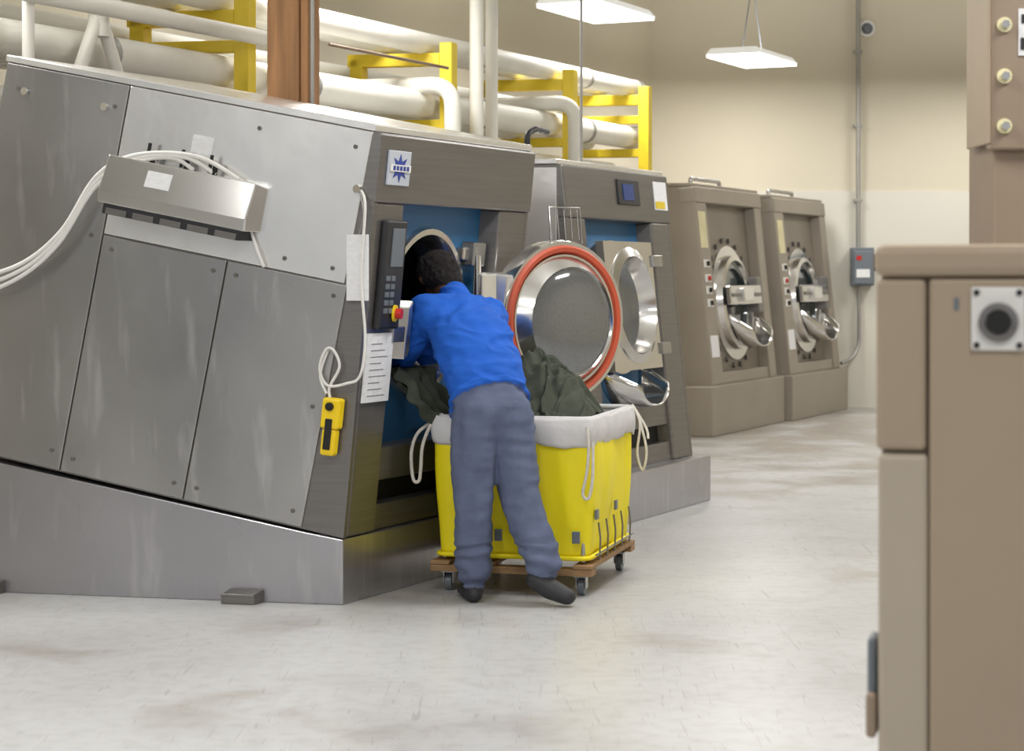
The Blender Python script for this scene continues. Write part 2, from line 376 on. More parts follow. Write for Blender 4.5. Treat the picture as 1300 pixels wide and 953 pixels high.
A1.box('control_console',MF,(.09,.30),(-.035,0),(1.02,1.56),DARK,.012)
A1.box('console_display',MF,(.15,.27),(-.04,-.034),(1.33,1.52),GREYBOX,.002)
for k in range(5):
    for j in range(2): A1.box('console_key',MF,(.12+j*.05,.155+j*.05),(-.042,-.034),(1.10+k*.04,1.125+k*.04),GREYBOX,.002)
A1.cyl('stop_button_base',MF,(.235,-.034,1.10),(.235,-.045,1.10),.042,YPLAST)
A1.cyl('stop_button',MF,(.235,-.04,1.10),(.235,-.075,1.10),.026,RED)
A1.box('blue_panel_latch',MF,(1.2,1.34),(.03,.11),(1.33,1.46),STEEL,.01)
A1.box('latch_plate',MF,(1.14,1.2),(.06,.11),(1.36,1.43),CHROME,.01)
A1.prism('lock_shoe',MF,[(.34,.10,.86),(.42,-.02,.86),(.46,-.02,.9),(.38,.10,.90)],(0.0,0,.26),CHROME,.006)
A1.box('lock_shoe_arm',MF,(.28,.40),(-.02,.11),(.95,1.03),STEEL,.006)
A1.box('notice_card',B1,(-.03,-.024),(-.145,-.035),(1.48,1.80),PAPER,0)
A1.box('notice_sheet',MF,(.04,.30),(-.012,-.004),(.66,1.0),PAPER,0)
for k in range(9): A1.box('notice_text',MF,(.08,.25-.03*(k%3)),(-.0135,-.0115),(.69+k*.032,.694+k*.032),CONDUIT,0)
A1.tube('card_chain',B1,[(-.02,-.10,2.0),(-.03,-.12,1.9),(-.03,-.10,1.8)],.004,STEEL,spline=True)
A1.tube('pendant_cable',B1,[(-.02,-.10,2.02),(-.05,-.14,1.93),(-.05,-.12,1.6),(-.05,-.14,1.3),(-.06,-.12,1.12),(-.06,-.05,1.08),(-.05,.05,1.07),(-.05,.09,1.15),(-.05,.06,1.24),(-.05,.02,1.24),(-.05,-.01,1.16),(-.05,.04,1.06),(-.05,.035,1.0)],.007,WHITE,spline=True)
A1.tube('pendant_cable_2',B1,[(-.03,.06,1.24),(-.045,.09,1.12),(-.05,.055,1.03)],.007,WHITE,spline=True)
MP=B1@Matrix.Translation((-.05,.03,.88))@Matrix.Rotation(math.radians(6),4,'X')
A1.box('pendant_body',MP,(-.03,.03),(-.045,.045),(-.02,.13),YPLAST,.012)
A1.box('pendant_grip',MP,(-.026,.026),(-.035,.035),(-.15,-.02),YPLAST,.012)
A1.box('pendant_button_strip',MP,(-.034,-.026),(-.018,.018),(-.12,.03),BLACK,.004)
A1.cyl('pendant_stop',MP,(-.03,0,.09),(-.045,0,.09),.02,BLACK)
A1.cyl('grommet',B1,(-.0,-.09,2.02),(-.04,-.09,2.02),.02,CHROME)
for b in(.40,1.78):
    A1.prism('floor_anchor',B1,[(0,b,0),(-.10,b,0),(-.10,b,.05),(-.02,b,.065),(0,b,.065)],(0,.17,0),STEEL_D,.006)
dx=V((.76,.65,0)); dn=V((.65,-.76,0)); k_=1.10
MD=frame((.262,11.36,1.350),dx,-dn)
MDs=frame((.262,11.36,1.350),dx*k_,-dn,(0,0,k_))
A1.lathe('door_rim',MDs,(0,0,0),[(.30,.10),(.37,.10),(.405,.07),(.408,-.02),(.400,-.05),(.37,-.045)],CHROME)
A1.lathe('door_gasket',MDs,(0,0,0),[(.380,-.03),(.380,-.055),(.370,-.066),(.350,-.06),(.340,-.03)],ORANGE)
A1.lathe('door_cone',MDs,(0,0,0),[(.345,-.02),(.335,-.05),(.325,-.05),(.285,-.10),(.272,-.115),(.264,-.10)],CHROME)
A1.lathe('door_glass',MDs,(0,0,0),[(.268,-.10),(.24,-.112),(.18,-.125),(.1,-.134),(0,-.137)],GLASS)
A1.lathe('door_back',MDs,(0,0,0),[(.31,.10),(.2,.12),(0,.13)],STEEL)
A1.box('door_hinge_plate',MD,(-.56,-.40),(.0,.06),(-.02,.26),STEEL_L,.008)
A1.box('door_hinge_arm',MD,(-.58,-.30),(.06,.12),(.02,.14),CHROME,.008)
A1.cyl('door_hinge_pin',MD,(-.55,.05,-.08),(-.55,.05,.36),.022,CHROME)
A1.box('door_hinge_bracket',MF,(1.28,1.52),(-.13,.04),(.96,1.30),STEEL_L,.01)
for t in range(5):
    A1.tube('wire_holder',MD,[(-.05+.05*t,.0,.45),(-.05+.05*t,.02,.62)],.004,STEEL)
A1.tube('wire_holder_rim',MD,[(-.06,.0,.43),(-.06,.02,.63),(.17,.02,.63),(.17,.0,.43)],.006,STEEL)

A2,MB2,MF2,_=washer(B1,3.33,1.82,.32,.32,0,1.99,1.99,'blue',(3.15,5.18,.32,2.2))
for nm,(u0,u1),(v0,v1),m in [('side_panel_fore',(.02,.98),(.01,1.2),STEEL),('side_panel_rear',(.99,1.98),(.01,1.97),STEEL),('side_panel_upper',(.02,.98),(1.21,1.97),STEEL_L)]:
    A2.box(nm,MB2,(-.014,0),(u0,u1),(v0,v1),m,.004)
F3=V((.42,.908,0))
B3=frame((1.99,20.3,0),F3,S)
washer(B3,.22,2.12,.27,.5,0,2.0,1.7,'tan',(0,2.38,.5,1.9))
B4=frame((3.09,22.55,0),F3,S)
washer(B4,.16,2.0,.27,.5,0,1.97,1.7,'tan',(0,2.25,.5,1.9))

# ------------------------------------------------------------------ laundry cart
cX=V((.966,-.259,0)); cY=V((.259,.966,0))
MC=frame((-.378,10.40,0),cX,cY)
C=Asm('laundry_cart',MC@V((.39,.47,0)))
def rrect(x0,x1,y0,y1,r,n=22,cn=6):
    pts=[]
    def edge(a,b): 
        for k in range(n): pts.append((a[0]+(b[0]-a[0])*k/n,a[1]+(b[1]-a[1])*k/n))
    def corner(c,t0):
        for k in range(cn):
            t=t0+math.pi/2*k/cn; pts.append((c[0]+r*math.cos(t),c[1]+r*math.sin(t)))
    edge((x0+r,y0),(x1-r,y0)); corner((x1-r,y0+r),-math.pi/2)
    edge((x1,y0+r),(x1,y1-r)); corner((x1-r,y1-r),0)
    edge((x1-r,y1),(x0+r,y1)); corner((x0+r,y1-r),math.pi/2)
    edge((x0,y1-r),(x0,y0+r)); corner((x0+r,y0+r),math.pi)
    return pts
W,D=.78,1.0
def band(pn,z0,z1,nz_,grow0,grow1,m,fn=None,solid=.008,cap=False):
    vs=[];fs=[]
    for i in range(nz_+1):
        t=i/nz_; g=grow0+(grow1-grow0)*t
        P=rrect(-g,W+g,-g,D+g,.06)
        for k,(x,y) in enumerate(P):
            z=z0+(z1-z0)*t; o=0; dz=0
            if fn: o,dz=fn(x,y,z,t,k/len(P))
            ax=V((1 if x>W-.03 else -1 if x<.03 else 0, 1 if y>D-.03 else -1 if y<.03 else 0))
            if ax.length: ax.normalize()
            vs.append((x+ax.x*o,y+ax.y*o,z+dz))
    n=len(P)
    for i in range(nz_):
        for k in range(n):
            j=(k+1)%n; fs.append((i*n+k,i*n+j,(i+1)*n+j,(i+1)*n+k))
    if cap: fs.append(tuple(range(n)))
    return C.add(pn,vs,fs,m,MC,0,True,solid=solid)
def bagfn(x,y,z,t,s):
    o=.022*noise.noise(V((x*4,y*4,z*2.2)))+.014*noise.noise(V((x*11,y*11,z*2)))+.012*math.sin(math.pi*t)
    o+=.014*max(0,noise.noise(V((x*16,y*16,z*1.2+4))))
    return o,0
band('canvas_bag',.18,.86,18,-.012,.02,CANVAS,bagfn,cap=True)
def linfn(x,y,z,t,s):
    o=.012+.010*noise.noise(V((x*14,y*14,z*5)))*(1.3-t)+.012*math.sin(math.pi*t)
    dz=(1-t)*(.045*noise.noise(V((x*3.5,y*3.5,4)))+.014*noise.noise(V((x*12,y*12,1))))+t*.014*noise.noise(V((x*4,y*4,9)))
    return o,dz
band('canvas_liner',.755,.895,8,.02,.022,LINER,linfn,.006)
band('liner_inside',.80,.895,4,-.01,.018,LINER,lambda x,y,z,t,s:(0,t*.014*noise.noise(V((x*4,y*4,9)))),.006)
C.tube('top_rim',MC,[(x,y,.885) for x,y in rrect(-.012,W+.012,-.012,D+.012,.06)],.014,LINER,closed=True)
C.tube('bottom_binding',MC,[(x,y,.19) for x,y in rrect(-.006,W+.006,-.006,D+.006,.06)],.012,CANVAS,closed=True)
for y in (.12,.30,.48,.66,.86):
    C.tube('frame_wire',MC,[(W+.035,y,.17),(W+.040,y,.28),(W+.030,y,.36)],.005,STEEL_D)
C.tube('frame_wire_rail',MC,[(W+.035,.05,.205),(W+.035,D-.05,.205)],.005,STEEL_D)
for x in (.33,.73): C.box('reinforcement_patch',MC,(x-.02,x+.02),(-.042,-.030),(.27,.33),GREYBOX,.003)
for y in (.05,.5): C.box('reinforcement_patch',MC,(W+.026,W+.038),(y,y+.05),(.38,.43),GREYBOX,.003)
for x,y in ((.03,.03),(W-.03,.03),(.03,D-.03),(W-.03,D-.03)): C.tube('corner_pole',MC,[(x,y,.17),(x,y,.88)],.012,STEEL)
for y in (-.03,D-.07): C.box('dolly_board',MC,(-.03,W+.03),(y,y+.10),(.105,.138),WOODL)
for x in (-.03,.2,.48,W-.07): C.box('dolly_slat',MC,(x,x+.10),(-.03,D+.03),(.139,.160),WOODL)
for (x,y) in ((.05,.04),(W-.04,.04),(.05,D-.06),(W-.04,D-.06)):
    C.cyl('caster_wheel',MC,(x-.016,y+.02,.045),(x+.016,y+.02,.045),.045,GREYBOX)
    C.cyl('caster_hub',MC,(x-.022,y+.02,.045),(x+.022,y+.02,.045),.016,STEEL)
    for s_ in(-1,1): C.box('caster_fork',MC,(x+s_*.024-.002,x+s_*.024+.002),(y-.015,y+.035),(.04,.105),STEEL,0)
    C.box('caster_top',MC,(x-.035,x+.035),(y-.035,y+.045),(.095,.106),STEEL,.002)
C.tube('tie_rope',MC,[(-.03,.02,.86),(-.10,-.02,.80),(-.13,-.03,.70),(-.12,-.03,.57),(-.09,-.03,.56),(-.08,-.03,.62),(-.07,-.03,.74),(-.03,-.02,.85)],.009,ROPE,spline=True)
C.tube('tie_rope',MC,[(W+.01,-.05,.85),(W+.02,-.06,.74),(W+.01,-.06,.62),(W-.01,-.06,.52),(W+.02,-.06,.50),(W+.04,-.06,.60),(W+.04,-.05,.78)],.008,ROPE,spline=True)
C.tube('tie_rope',MC,[(W+.02,D,.90),(W+.07,D-.03,.80),(W+.06,D-.05,.64),(W+.09,D-.05,.55),(W+.11,D-.05,.66),(W+.06,D-.02,.84)],.007,ROPE,spline=True)
C.tube('tie_rope',MC,[(W+.02,D,.90),(W+.10,D-.02,.78),(W+.12,D-.05,.72)],.007,ROPE,spline=True)

# ------------------------------------------------------------------ laundry
Lq=Asm('laundry_pile',MC@V((.4,.5,.7)))
vs=[];fs=[];n=120
for i in range(n+1):
    for j in range(n+1):
        x=.02+(W-.04)*i/n; y=.02+(D-.04)*j/n
        g=lambda cx,cy,sx,sy:math.exp(-(((x-cx)/sx)**2+((y-cy)/sy)**2))
        z=.76+.33*g(.36,.62,.26,.26)+.24*g(.58,.34,.22,.26)+.10*g(.15,.4,.2,.3)
        p=V((x*3,y*3,0)); q=p+V((noise.noise(p*1.1),noise.noise(p*1.1+V((9,0,0))),0))*1.3
        f1=math.sin(12*q.x+7*q.y+5*noise.noise(q*.9)); f2=math.sin(-9*q.x+14*q.y+6*noise.noise(q*1.1+V((4,4,4))))
        m1=.5+.5*noise.noise(q*1.5)
        edge=min(1,6*min(i,n-i)/n,6*min(j,n-j)/n)
        rid=1-abs(noise.noise(q*1.6+V((2,7,1))))*2
        z+=edge*(.030*f1*m1+.026*f2*(1-m1)+.06*noise.noise(q*1.3)+.035*rid*rid+.014*noise.noise(q*5))
        vs.append((x+.04*noise.noise(q*2),y+.04*noise.noise(q*2+V((5,5,5))),z))
for i in range(n):
    for j in range(n):
        a=i*(n+1)+j; fs.append((a,a+1,a+n+2,a+n+1))
Lq.add('crumpled_heap',vs,fs,GREEN,MC,0,True,solid=.004)
vs=[];fs=[]; nu,nv=40,24
path=catmull([V((-.62,10.68,1.08)),V((-.52,10.56,1.12)),V((-.45,10.46,1.05)),V((-.40,10.46,.95)),V((-.32,10.54,.86)),V((-.2,10.62,.83))],6)
nv=len(path)-1
for i,p in enumerate(path):
    for k in range(nu+1):
        s_=k/nu-.5
        q=p+F*s_*.36*(1+.2*noise.noise(V((i*.2,0,2))))
        o=.032*math.sin(s_*26+2*noise.noise(V((i*.2,s_*3,0))))+.03*noise.noise(V((i*.3,s_*6,5)))
        q=q+V((.85,-.2,.35))*o
        vs.append(q)
for i in range(nv):
    for k in range(nu):
        a=i*(nu+1)+k; fs.append((a,a+1,a+nu+2,a+nu+1))
Lq.add('pulled_cloth',vs,fs,GREEN,None,0,True,solid=.006)

# ------------------------------------------------------------------ worker
def ell(c,r,ax=None):
    c=V(c)
    if not hasattr(r,'__len__'): r=(r,r,r)
    pts=[]
    A_=ax or (V((1,0,0)),V((0,1,0)),V((0,0,1)))
    for i in range(1,8):
        ph=math.pi*i/8
        for k in range(14):
            th=2*math.pi*k/14
            pts.append(c+A_[0]*r[0]*math.sin(ph)*math.cos(th)+A_[1]*r[1]*math.sin(ph)*math.sin(th)+A_[2]*r[2]*math.cos(ph))
    pts.append(c+A_[2]*r[2]); pts.append(c-A_[2]*r[2])
    return (c,sum(r[:2])/2,pts)
prims=[]
def P(label,*es): prims.append((es[0],es[-1],label,es))
up=V((0,0,1))
pel=V((-.100,10.09,.945)); wst=V((-.125,10.155,1.07)); che=V((-.200,10.345,1.27)); nk=V((-.285,10.545,1.440)); hd=V((-.395,10.745,1.590))
Lf=V((-.90,-.43,0)).normalized()
t=(nk-pel).normalized(); fr=t.cross(Lf)*-1; fr.normalize(); LL=t.cross(fr).normalized()
if LL.dot(Lf)<0: LL=-LL
if fr.y<0: fr=-fr
AX=(LL,fr,t)
AXp=(Lf,V((-.43,.90,0)).normalized(),up)
e_pel=ell(pel,(.188,.135,.12),AXp); e_w=ell(wst,(.190,.140,.10),AX); e_c=ell(che,(.212,.160,.13),AX); e_s=ell(nk-t*.045,(.17,.110,.075),AX)
P('pelvis',e_pel,e_w); P('torso',e_w,e_c); P('torso',e_c,e_s)
lsh=nk+LL*.182-t*.050; rsh=nk-LL*.165-t*.065
P('torso',e_s,ell(lsh,.086)); P('torso',e_s,ell(rsh,.084))
P('torso',ell(che+t*.02,(.16,.13,.1),AX),ell(lsh,.086)); P('torso',ell(che+t*.02,(.16,.13,.1),AX),ell(rsh,.084))
lel=V((-.545,10.530,1.220)); lwr=V((-.615,10.74,1.13))
rel=V((-.25,10.80,1.26)); rwr=V((-.48,10.88,1.18))
for sh,el,wr in ((lsh,lel,lwr),(rsh,rel,rwr)):
    P('sleeve',ell(sh,.086),ell(el,.070)); P('sleeve',ell(el,.070),ell(wr-(wr-el).normalized()*.02,.048))
    P('skin',ell(wr-(wr-el).normalized()*.03,.029),ell(wr+(wr-el).normalized()*.02,.028))
hf=V((-.62,.62,-.48)).normalized()
hu2=(V((-.34,.44,.83))).normalized(); hl=hu2.cross(hf).normalized(); hf=hl.cross(hu2).normalized(); HA=(hl,hf,hu2)
P('skin',ell(nk-t*.02,.060),ell(hd-hu2*.05-hf*.01,.055))
P('torso',ell(nk-t*.03,.090),ell(nk+t*.055,.076))
P('head',ell(hd,(.075,.092,.10),HA),ell(hd-hu2*.06+hf*.03,(.052,.060,.045),HA))
P('hair',ell(hd+hu2*.025-hf*.02,(.112,.120,.116),HA),ell(hd-hu2*.045-hf*.055,(.092,.07,.085),HA))
P('head',ell(hd+hf*.092-hu2*.005,(.012,.012,.02),HA),ell(hd+hf*.105-hu2*.03,(.016,.014,.012),HA))
P('head',ell(hd+hf*.085-hu2*.062,(.024,.01,.007),HA),ell(hd+hf*.083-hu2*.07,(.022,.01,.006),HA))
for s_ in(-1,1): P('head',ell(hd+hl*s_*.085-hu2*.01+hf*.02,(.010,.018,.03),HA),ell(hd+hl*s_*.104-hu2*.005+hf*.015,(.006,.016,.026),HA))
lh=V((-.180,10.085,.90)); lk=V((-.190,10.03,.50)); la=V((-.185,10.075,.10))
rh=V((-.018,10.125,.90)); rk=V((.035,10.06,.53)); ra=V((.150,9.965,.20))
P('leg',e_pel,ell(lh-up*.06,.120)); P('leg',e_pel,ell(rh-up*.06,.120))
P('leg',ell(lh-up*.02,.122),ell(lk,.099)); P('leg',ell(lk,.099),ell(la+up*.03,(.084,.088,.04)))
P('leg',ell(rh-up*.02,.122),ell(rk,.103)); P('leg',ell(rk,.103),ell(ra,.084))
for s_,kn in ((1,lk),(-1,rk)):
    sc_=pel-AXp[1]*.045-up*.01+Lf*.085*s_
    P('leg',ell(sc_,(.095,.095,.11)),ell((sc_*.45+kn*.55),.095))
    P('leg',ell(wst-t*.02,(.14,.12,.06),AX),ell(sc_,(.095,.095,.11)))
P('shoe',ell(la-up*.03,(.045,.052,.05)),ell(V((-.185,10.04,.042)),(.044,.05,.040)))
P('shoe',ell(V((-.185,10.04,.042)),(.044,.05,.040)),ell(V((-.21,10.17,.040)),(.052,.05,.038)),ell(V((-.235,10.25,.032)),(.042,.04,.030)))
P('shoe',ell(ra-V((0,0,.03)),.052),ell(V((.115,9.95,.125)),.048))
P('shoe',ell(V((.115,9.95,.125)),.050),ell(V((.19,9.92,.082)),(.058,.05,.050)),ell(V((.265,9.90,.050)),(.046,.048,.040)))
def hand(wr,d,nrm,side):
    d=d.normalized(); nrm=(nrm-d*nrm.dot(d)).normalized(); sd=d.cross(nrm)*side
    AXh=(sd,nrm,d)
    pc=wr+d*.06
    P('skin',ell(wr+d*.015,(.026,.017,.02),AXh),ell(pc,(.040,.015,.03),AXh),ell(wr+d*.085,(.040,.013,.012),AXh))
    for k,(off,ln_) in enumerate(((.033,.072),(.011,.080),(-.011,.074),(-.033,.058))):
        p0=wr+d*.088+sd*off; ang=.35; seg=[.45,.32,.23]; p=p0; r=.0095
        for q in seg:
            dd=(d*math.cos(ang)+nrm*math.sin(ang)+sd*off*3).normalized()
            p1=p+dd*ln_*q*1.05; P('skin',ell(p,r),ell(p1,r*.93)); p=p1; r*=.93; ang+=.55
    tb=wr+d*.03+sd*.034; t1=tb+(d*.6+sd*.6+nrm*.45).normalized()*.035; t2=t1+(d*.75+sd*.1+nrm*.7).normalized()*.03
    P('skin',ell(tb,.014),ell(t1,.0115)); P('skin',ell(t1,.0115),ell(t2,.010))
hand(lwr,(lwr-lel),V((.2,.3,-1)),-1)
hand(rwr,(rwr-rel),V((.1,-.2,-1)),1)

bm=bmesh.new()
for e1,e2,lab,es in prims:
    b2=bmesh.new()
    for ee in es:
        for p in ee[2]: b2.verts.new(p)
    bmesh.ops.convex_hull(b2,input=b2.verts[:])
    loose=[v for v in b2.verts if not v.link_faces]
    bmesh.ops.delete(b2,geom=loose,context='VERTS')
    me_=bpy.data.meshes.new('tmp'); b2.to_mesh(me_); b2.free(); bm.from_mesh(me_); bpy.data.meshes.remove(me_)
wl=V((-.1,10.1,0))
me=bpy.data.meshes.new('body_tmp'); bm.to_mesh(me); bm.free()
ob=bpy.data.objects.new('body_tmp',me); bpy.context.collection.objects.link(ob)
md=ob.modifiers.new('r','REMESH'); md.mode='VOXEL'; md.voxel_size=.0075; md.use_smooth_shade=True
md=ob.modifiers.new('s','SMOOTH'); md.factor=.5; md.iterations=3
dg=bpy.context.evaluated_depsgraph_get(); dg.update()
me2=bpy.data.meshes.new_from_object(ob.evaluated_get(dg)); bpy.data.objects.remove(ob)
labs=['torso','leg','skin','hair','shoe']
def segd(p,a,b):
    ab=b-a; L2=ab.length_squared
    tt=0 if L2<1e-9 else max(0,min(1,(p-a).dot(ab)/L2))
    return (p-(a+ab*tt)).length,tt
info=[(e1[0],e2[0],e1[1],e2[1],lab) for e1,e2,lab,es in prims]
# extra smoothing of the clothed trunk and legs so the masses blend
bm=bmesh.new(); bm.from_mesh(me2)
sel=[v for v in bm.verts if v.co.z<1.42 and v.co.z>.14 and v.co.x>-.50 and v.co.y<10.55]
for _ in range(10): bmesh.ops.smooth_vert(bm,verts=sel,factor=.5,use_axis_x=True,use_axis_y=True,use_axis_z=True)
bm.to_mesh(me2); bm.free(); me2.update()
hem=pel+t*.040
vl=[]; newco=[]
norms=[v.normal.copy() for v in me2.vertices]
for v,nn in zip(me2.vertices,norms):
    p=v.co; best=9;bl='torso'
    for a,b,ra_,rb,lab in info:
        d_,tt=segd(p,a,b); d_-=ra_+(rb-ra_)*tt
        if d_<best: best=d_;bl=lab
    if bl in('torso','pelvis') or (bl=='leg' and p.z>.84):
        bl='torso' if (p-hem).dot(t)+.012*noise.noise(p*9)>0 else 'leg'
    if bl=='sleeve': bl='torso'
    if bl=='head': bl='skin'
    off=0
    if bl=='torso':
        q=V((p.x*7,p.y*7,p.z*13))
        w1=noise.noise(q+V((noise.noise(q*.7),0,0))*1.5)
        off=.006+.015*(1-2*abs(w1))*.8+.005*noise.noise(q*2.3)
        dd=(p-hem).dot(t)
        if dd<.03: off+=.010
    elif bl=='leg':
        q=V((p.x*12,p.y*12,p.z*5)); off=.004+.014*noise.noise(q)+.008*noise.noise(V((p.x*8,p.y*8,p.z*24)))
        if p.z<.30 and p.z>0.05: off+=.006*math.sin(p.z*90+5*noise.noise(p*6))
    elif bl=='hair': off=.007*noise.noise(p*45)+.005*noise.noise(p*110)
    vl.append(bl); newco.append(p+nn*off)
for v,c in zip(me2.vertices,newco): v.co=c
me2.materials.clear()
for m in (SWEAT,PANTS,SKIN,HAIR,SHOE): me2.materials.append(m)
for p in me2.polygons:
    cnt={}
    for i in p.vertices: cnt[vl[i]]=cnt.get(vl[i],0)+1
    p.material_index=labs.index(max(cnt,key=cnt.get)); p.use_smooth=True
root=bpy.data.objects.new('laundry_worker',None); root.location=wl; bpy.context.collection.objects.link(root)
me2.transform(Matrix.Translation(-wl)); me2.name='body'
bo=bpy.data.objects.new('body',me2); bpy.context.collection.objects.link(bo); bo.parent=root
class _A(Asm):
    def __init__(s,r,l): s.root=r; s.loc=V(l)
K=_A(root,wl)
for s_ in(-1,1):
    c=hd+hl*s_*.03+hf*.088+hu2*.002
    K.cyl('eye',None,c-hf*.012,c+hf*.002,.012,WHITE,.009); K.cyl('pupil',None,c,c+hf*.004,.005,BLACK)

# ------------------------------------------------------------------ pipes and supports
base=lambda Y,s_=0:V((.4808*Y-8.19,Y,0))+S*s_
def at(Y,s_,z): 
    p=base(Y,s_); return V((p.x,p.y,z))
for i,Y in enumerate((13.4,16.0,18.1,19.7)):
    G=Asm('pipe_support_frame',at(Y,0,0))
    M=frame(at(Y,0,0),F,S)
    G.box('post_front',M,(-.05,.05),(-.05,.05),(0,3.42),YPAINT,.006)
    G.box('post_rear',M,(-.05,.05),(.68,.78),(0,3.30),YPAINT,.006)
    G.box('upper_arm',M,(-.05,.05),(.05,.80),(3.24,3.34),YPAINT,.006)
    G.box('lower_arm',M,(-.04,.04),(.05,.80),(3.06,3.14),YPAINT,.006)
    G.box('bottom_arm',M,(-.04,.04),(.05,.70),(2.74,2.82),YPAINT,.006)
PP=Asm('steam_pipes',at(15,.3,3))
def run(z,s_,r,y0,y1,m=PIPE,end=None):
    pts=[at(y0,s_,z),at(y1,s_,z)]
    if end: pts.append(at(y1,s_,end))
    PP.tube('pipe_run',None,pts,r,m,fillet=.2 if end else 0)
run(2.94,.20,.112,8.5,19.9)
run(3.42,.20,.088,8.5,20.0)
run(3.45,.52,.10,8.5,19.9)
run(2.90,.52,.09,8.5,19.6)
run(3.18,.95,.10,8.5,19.8)
run(2.60,.95,.09,8.5,19.6)
run(3.15,-.14,.052,9,13.5)
run(3.20,-.10,.012,14.2,15.8,COPPER)
run(2.62,.25,.06,10.0,19.5)
for Y,z in ((15.8,3.07),(17.9,3.11)):
    PP.tube('drop_pipe',None,[at(Y+.1,1.0,z),at(Y,-.14,z),at(Y,-.14,1.2)],.066,PIPE,fillet=.18)
for Y,s_,r in ((16.15,-.15,.055),(16.45,-.12,.05),(13.62,-.12,.05),(13.8,.05,.04)):
    PP.tube('riser_pipe',None,[at(Y,s_,.0),at(Y,s_,6)],r,PIPE)
for Y,s_,r in ((11.15,.05,.055),(11.32,-.08,.035)):
    PP.tube('riser_pipe',None,[at(Y,s_,.0),at(Y,s_,6)],r,PIPE)
for Y in(12.0,):
    PP.tube('hanger',None,[at(Y,.0,3.2),at(Y,.0,3.0)],.06,PIPE)
    PP.box('hanger_plate',frame(at(Y,0,3.2),F,S),(-.14,.14),(-.05,.05),(-.03,.03),PIPE,.006)
    PP.tube('hanger_leg',None,[at(Y,.0,3.15),at(Y-.25,.0,2.6)],.04,PIPE)
    PP.tube('hanger_leg',None,[at(Y,.0,3.15),at(Y+.25,.0,2.6)],.04,PIPE)
for Y in(12.3,14.4,16.9,18.8,19.9):
    for s_,z,r in((.20,2.94,.116),(.20,3.42,.092)):
        a=at(Y,s_,z); PP.cyl('pipe_collar',None,a,a+F*.05,r+.002,CONDUIT)
Wp=Asm('wooden_post',(-1.32,12.35,0))
Mw=frame((-1.32,12.35,0),(.97,-.22,0),(.22,.97,0))
Wp.box('timber',Mw,(-.125,.075),(-.12,.12),(0,6),WOOD,.006)
Wp.box('timber_side',Mw,(.078,.13),(-.10,.12),(0,6),WOOD,.006)
Wp.box('post_base',Mw,(-.14,.14),(-.14,.14),(0,.06),STEEL_D)
Wp.tube('post_conduit',Mw,[(.155,-.1,0),(.155,-.1,6)],.012,CONDUIT)
Gc=Asm('vertical_conduit',(.48,14.2,0))
Gc.tube('conduit',None,[(.48,14.2,2.32),(.48,14.2,6)],.010,CONDUIT)
Gc.cyl('conduit_flange',None,(.48,14.2,2.31),(.48,14.2,2.35),.03,CONDUIT)

# ------------------------------------------------------------------ wall electrics
E=Asm('electrical_disconnect_box',(4.22,YW-.2,1.7))
y=YW-.03
E.box('enclosure',None,(4.10,4.37),(y-.18,y),(1.48,1.94),GREYBOX,.01)
E.box('cover',None,(4.12,4.35),(y-.20,y-.18),(1.5,1.9),GREYBOX,.01)
E.box('switch_handle',None,(4.37,4.40),(y-.16,y-.10),(1.66,1.86),BLACK,.005)
E.box('warning_label',None,(4.15,4.21),(y-.206,y-.199),(1.79,1.84),RED,0)
E.box('data_label',None,(4.15,4.31),(y-.206,y-.199),(1.58,1.68),PAPER,0)
E.tube('supply_conduit',None,[(4.19,y-.08,1.94),(4.19,y-.08,6)],.028,CONDUIT)
E.tube('lower_conduit',None,[(4.20,y-.08,1.48),(4.20,y-.08,.75),(4.1,y-.2,.6),(3.95,y-.3,.55)],.022,CONDUIT,fillet=.1)
for z in(2.5,3.4,4.3): E.box('conduit_strap',None,(4.14,4.24),(y-.11,y),(z,z+.03),CONDUIT,0)
Q=Asm('wall_sensor',(4.30,YW-.1,4.6))
Q.cyl('sensor_plate',None,(4.31,YW,4.6),(4.31,YW-.05,4.6),.10,WHITE); Q.cyl('sensor_dome',None,(4.31,YW-.05,4.6),(4.31,YW-.10,4.6),.07,GREYBOX,.04)

# ------------------------------------------------------------------ foreground equipment (right)
Fg=Asm('laundry_equipment_cabinet',(1.2,4.7,0))
Mg=frame((.80,4.5,0),(.968,-.25,0),(.25,.968,0))
Fg.box('top_cap',Mg,(-.004,1.2),(-.015,.8),(1.598,1.669),TAN2,.02)
Fg.box('core',Mg,(.01,1.18),(.03,.78),(0,1.60),BROWN,.004)
Fg.box('panel_upper_left',Mg,(0,.108),(0,.76),(1.218,1.594),TAN2,.012)
Fg.box('panel_lower_left',Mg,(.004,.112),(.0,.76),(.05,1.210),TAN3,.012)
Fg.box('panel_right',Mg,(.114,1.19),(-.004,.76),(.05,1.594),TAN2,.010)
Fg.box('connector_plate',Mg,(.204,.318),(-.016,-.003),(1.438,1.576),WHITE,.006)
Fg.lathe('connector_socket',Mg,(.262,-.016,1.500),[(.042,0),(.042,-.012),(.028,-.014),(.026,.004),(0,.004)],STEEL_D)
Fg.cyl('connector_core',Mg,(.262,-.016,1.5),(.262,-.032,1.5),.025,BLACK)
for x in(.216,.306):
    for z in(1.45,1.564): Fg.cyl('plate_screw',Mg,(x,-.016,z),(x,-.021,z),.007,BLACK,seg=10)
Fg.box('marking',Mg,(.168,.178),(-.006,-.003),(1.525,1.552),GREYBOX,0)
Fg.box('side_latch',Mg,(-.022,.0),(.03,.12),(.66,.80),GREYBOX,.01)
Fg.box('side_latch_base',Mg,(-.024,.0),(.01,.12),(.58,.68),BROWN,.01)
Sc=Asm('steel_column',(1.9,7.2,0))
Ms=frame((1.63,7.0,0),(1,0,0),(.0,1,0))
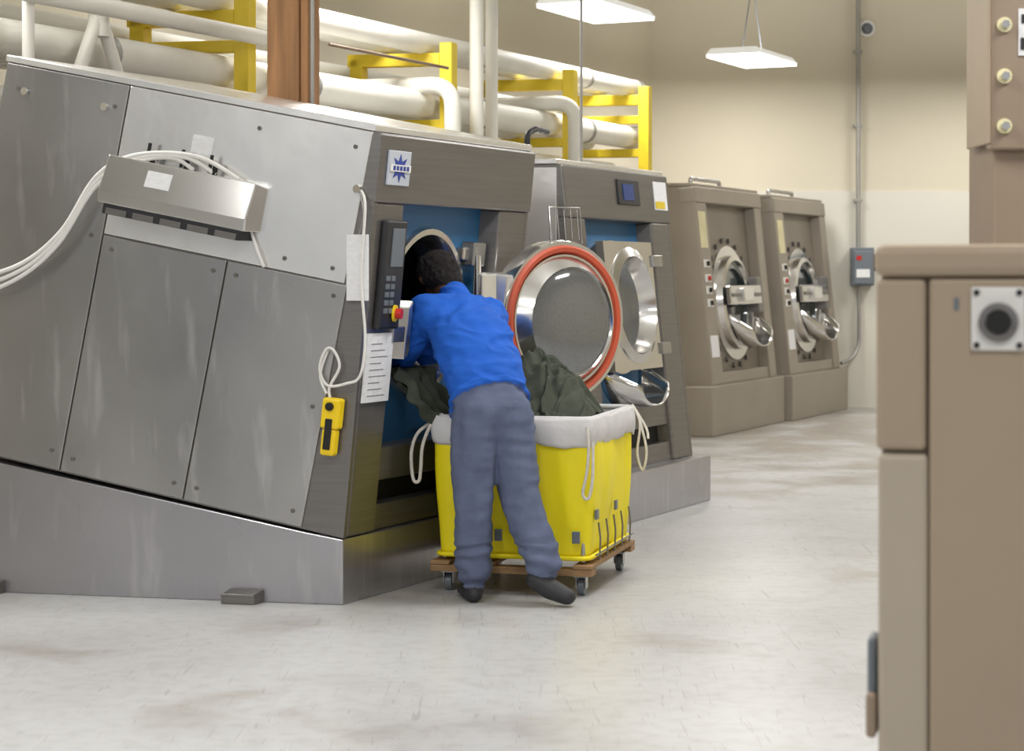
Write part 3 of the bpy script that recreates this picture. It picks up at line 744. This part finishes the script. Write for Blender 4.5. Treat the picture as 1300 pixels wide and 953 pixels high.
Sc.box('column',Ms,(.02,.46),(.02,.4),(0,4.2),BROWN,.008)
Sc.box('bolt_plate',Ms,(-.005,.48),(-.02,.03),(2.03,4.2),BROWN,.008)
Sc.box('plate_lip',Ms,(-.01,.0),(-.03,.3),(2.05,4.2),TAN2,.004)
for z in(2.11,2.28,2.455,2.63):
    Sc.cyl('bolt_washer',Ms,(.047,-.02,z),(.047,-.03,z),.026,CREAM); Sc.cyl('bolt',Ms,(.047,-.03,z),(.047,-.05,z),.015,CHROME,seg=6)
Sc.box('warning_label',Ms,(.095,.2),(-.026,-.02),(2.35,2.51),PAPER,0)
Sc.box('label_mark',Ms,(.102,.19),(-.03,-.026),(2.37,2.41),DARK,0)
Sc.box('label_mark_2',Ms,(.105,.18),(-.03,-.026),(2.46,2.49),DARK,0)

# ------------------------------------------------------------------ pendant lights
def pendant(x,y,power=70):
    Lp=Asm('pendant_light',(x,y,4.05))
    M=frame((x,y,4.0),(.43,.903,0),(-.903,.43,0))
    hl_,hw=.66,.32
    Lp.prism('housing',M,[(-hl_,-hw,.03),(-hl_,hw,.03),(-hl_,hw*.8,.10),(-hl_,-hw*.8,.10)],(2*hl_,0,0),LAMPB,.004)
    Lp.box('diffuser',M,(-hl_+.01,hl_-.01),(-hw+.01,hw-.01),(0.0,.03),LAMPE,.004)
    for xx in(-.35,.35):
        Lp.tube('hanger_wire',M,[(xx,0,.10),(xx*.2,0,.75)],.006,GREYBOX)
    Lp.tube('hanger_stem',M,[(0,0,.75),(0,0,2.0)],.012,GREYBOX)
    Lp.tube('hanger_cross',M,[(-.07,0,.75),(.07,0,.75)],.008,GREYBOX)
    for nm,pw,dz,flip in (('lamp_light',power,-.06,0),('added_uplight',power*.28,.09,math.pi)):  # second, up-facing light is added fill for the upper walls and ceiling
        li=bpy.data.lights.new(nm,'AREA'); li.shape='RECTANGLE'; li.size=1.28; li.size_y=.5; li.energy=pw; li.color=(1,.99,.965)
        lo=bpy.data.objects.new(nm,li); bpy.context.collection.objects.link(lo); lo.parent=Lp.root
        lo.location=(0,0,dz); lo.rotation_mode='XYZ'
        lo.rotation_euler=(flip,0,math.atan2(.903,.43))
for x,y in ((.78,18.8),(2.70,23.0),(-1.17,14.6),(-3.1,10.3),(5.1,18.6),(3.1,14.2),(1.25,10.0),(-.6,6.0),(-3.2,5.5),(2.6,5.4),(5.5,10),(-2.5,1.5),(1.5,1.5),(5.6,23)):
    pendant(x,y,62)
w=bpy.data.worlds.new('world'); bpy.context.scene.world=w; w.use_nodes=True
bg=w.node_tree.nodes['Background']; bg.inputs[0].default_value=(.96,.98,1,1); bg.inputs[1].default_value=.5
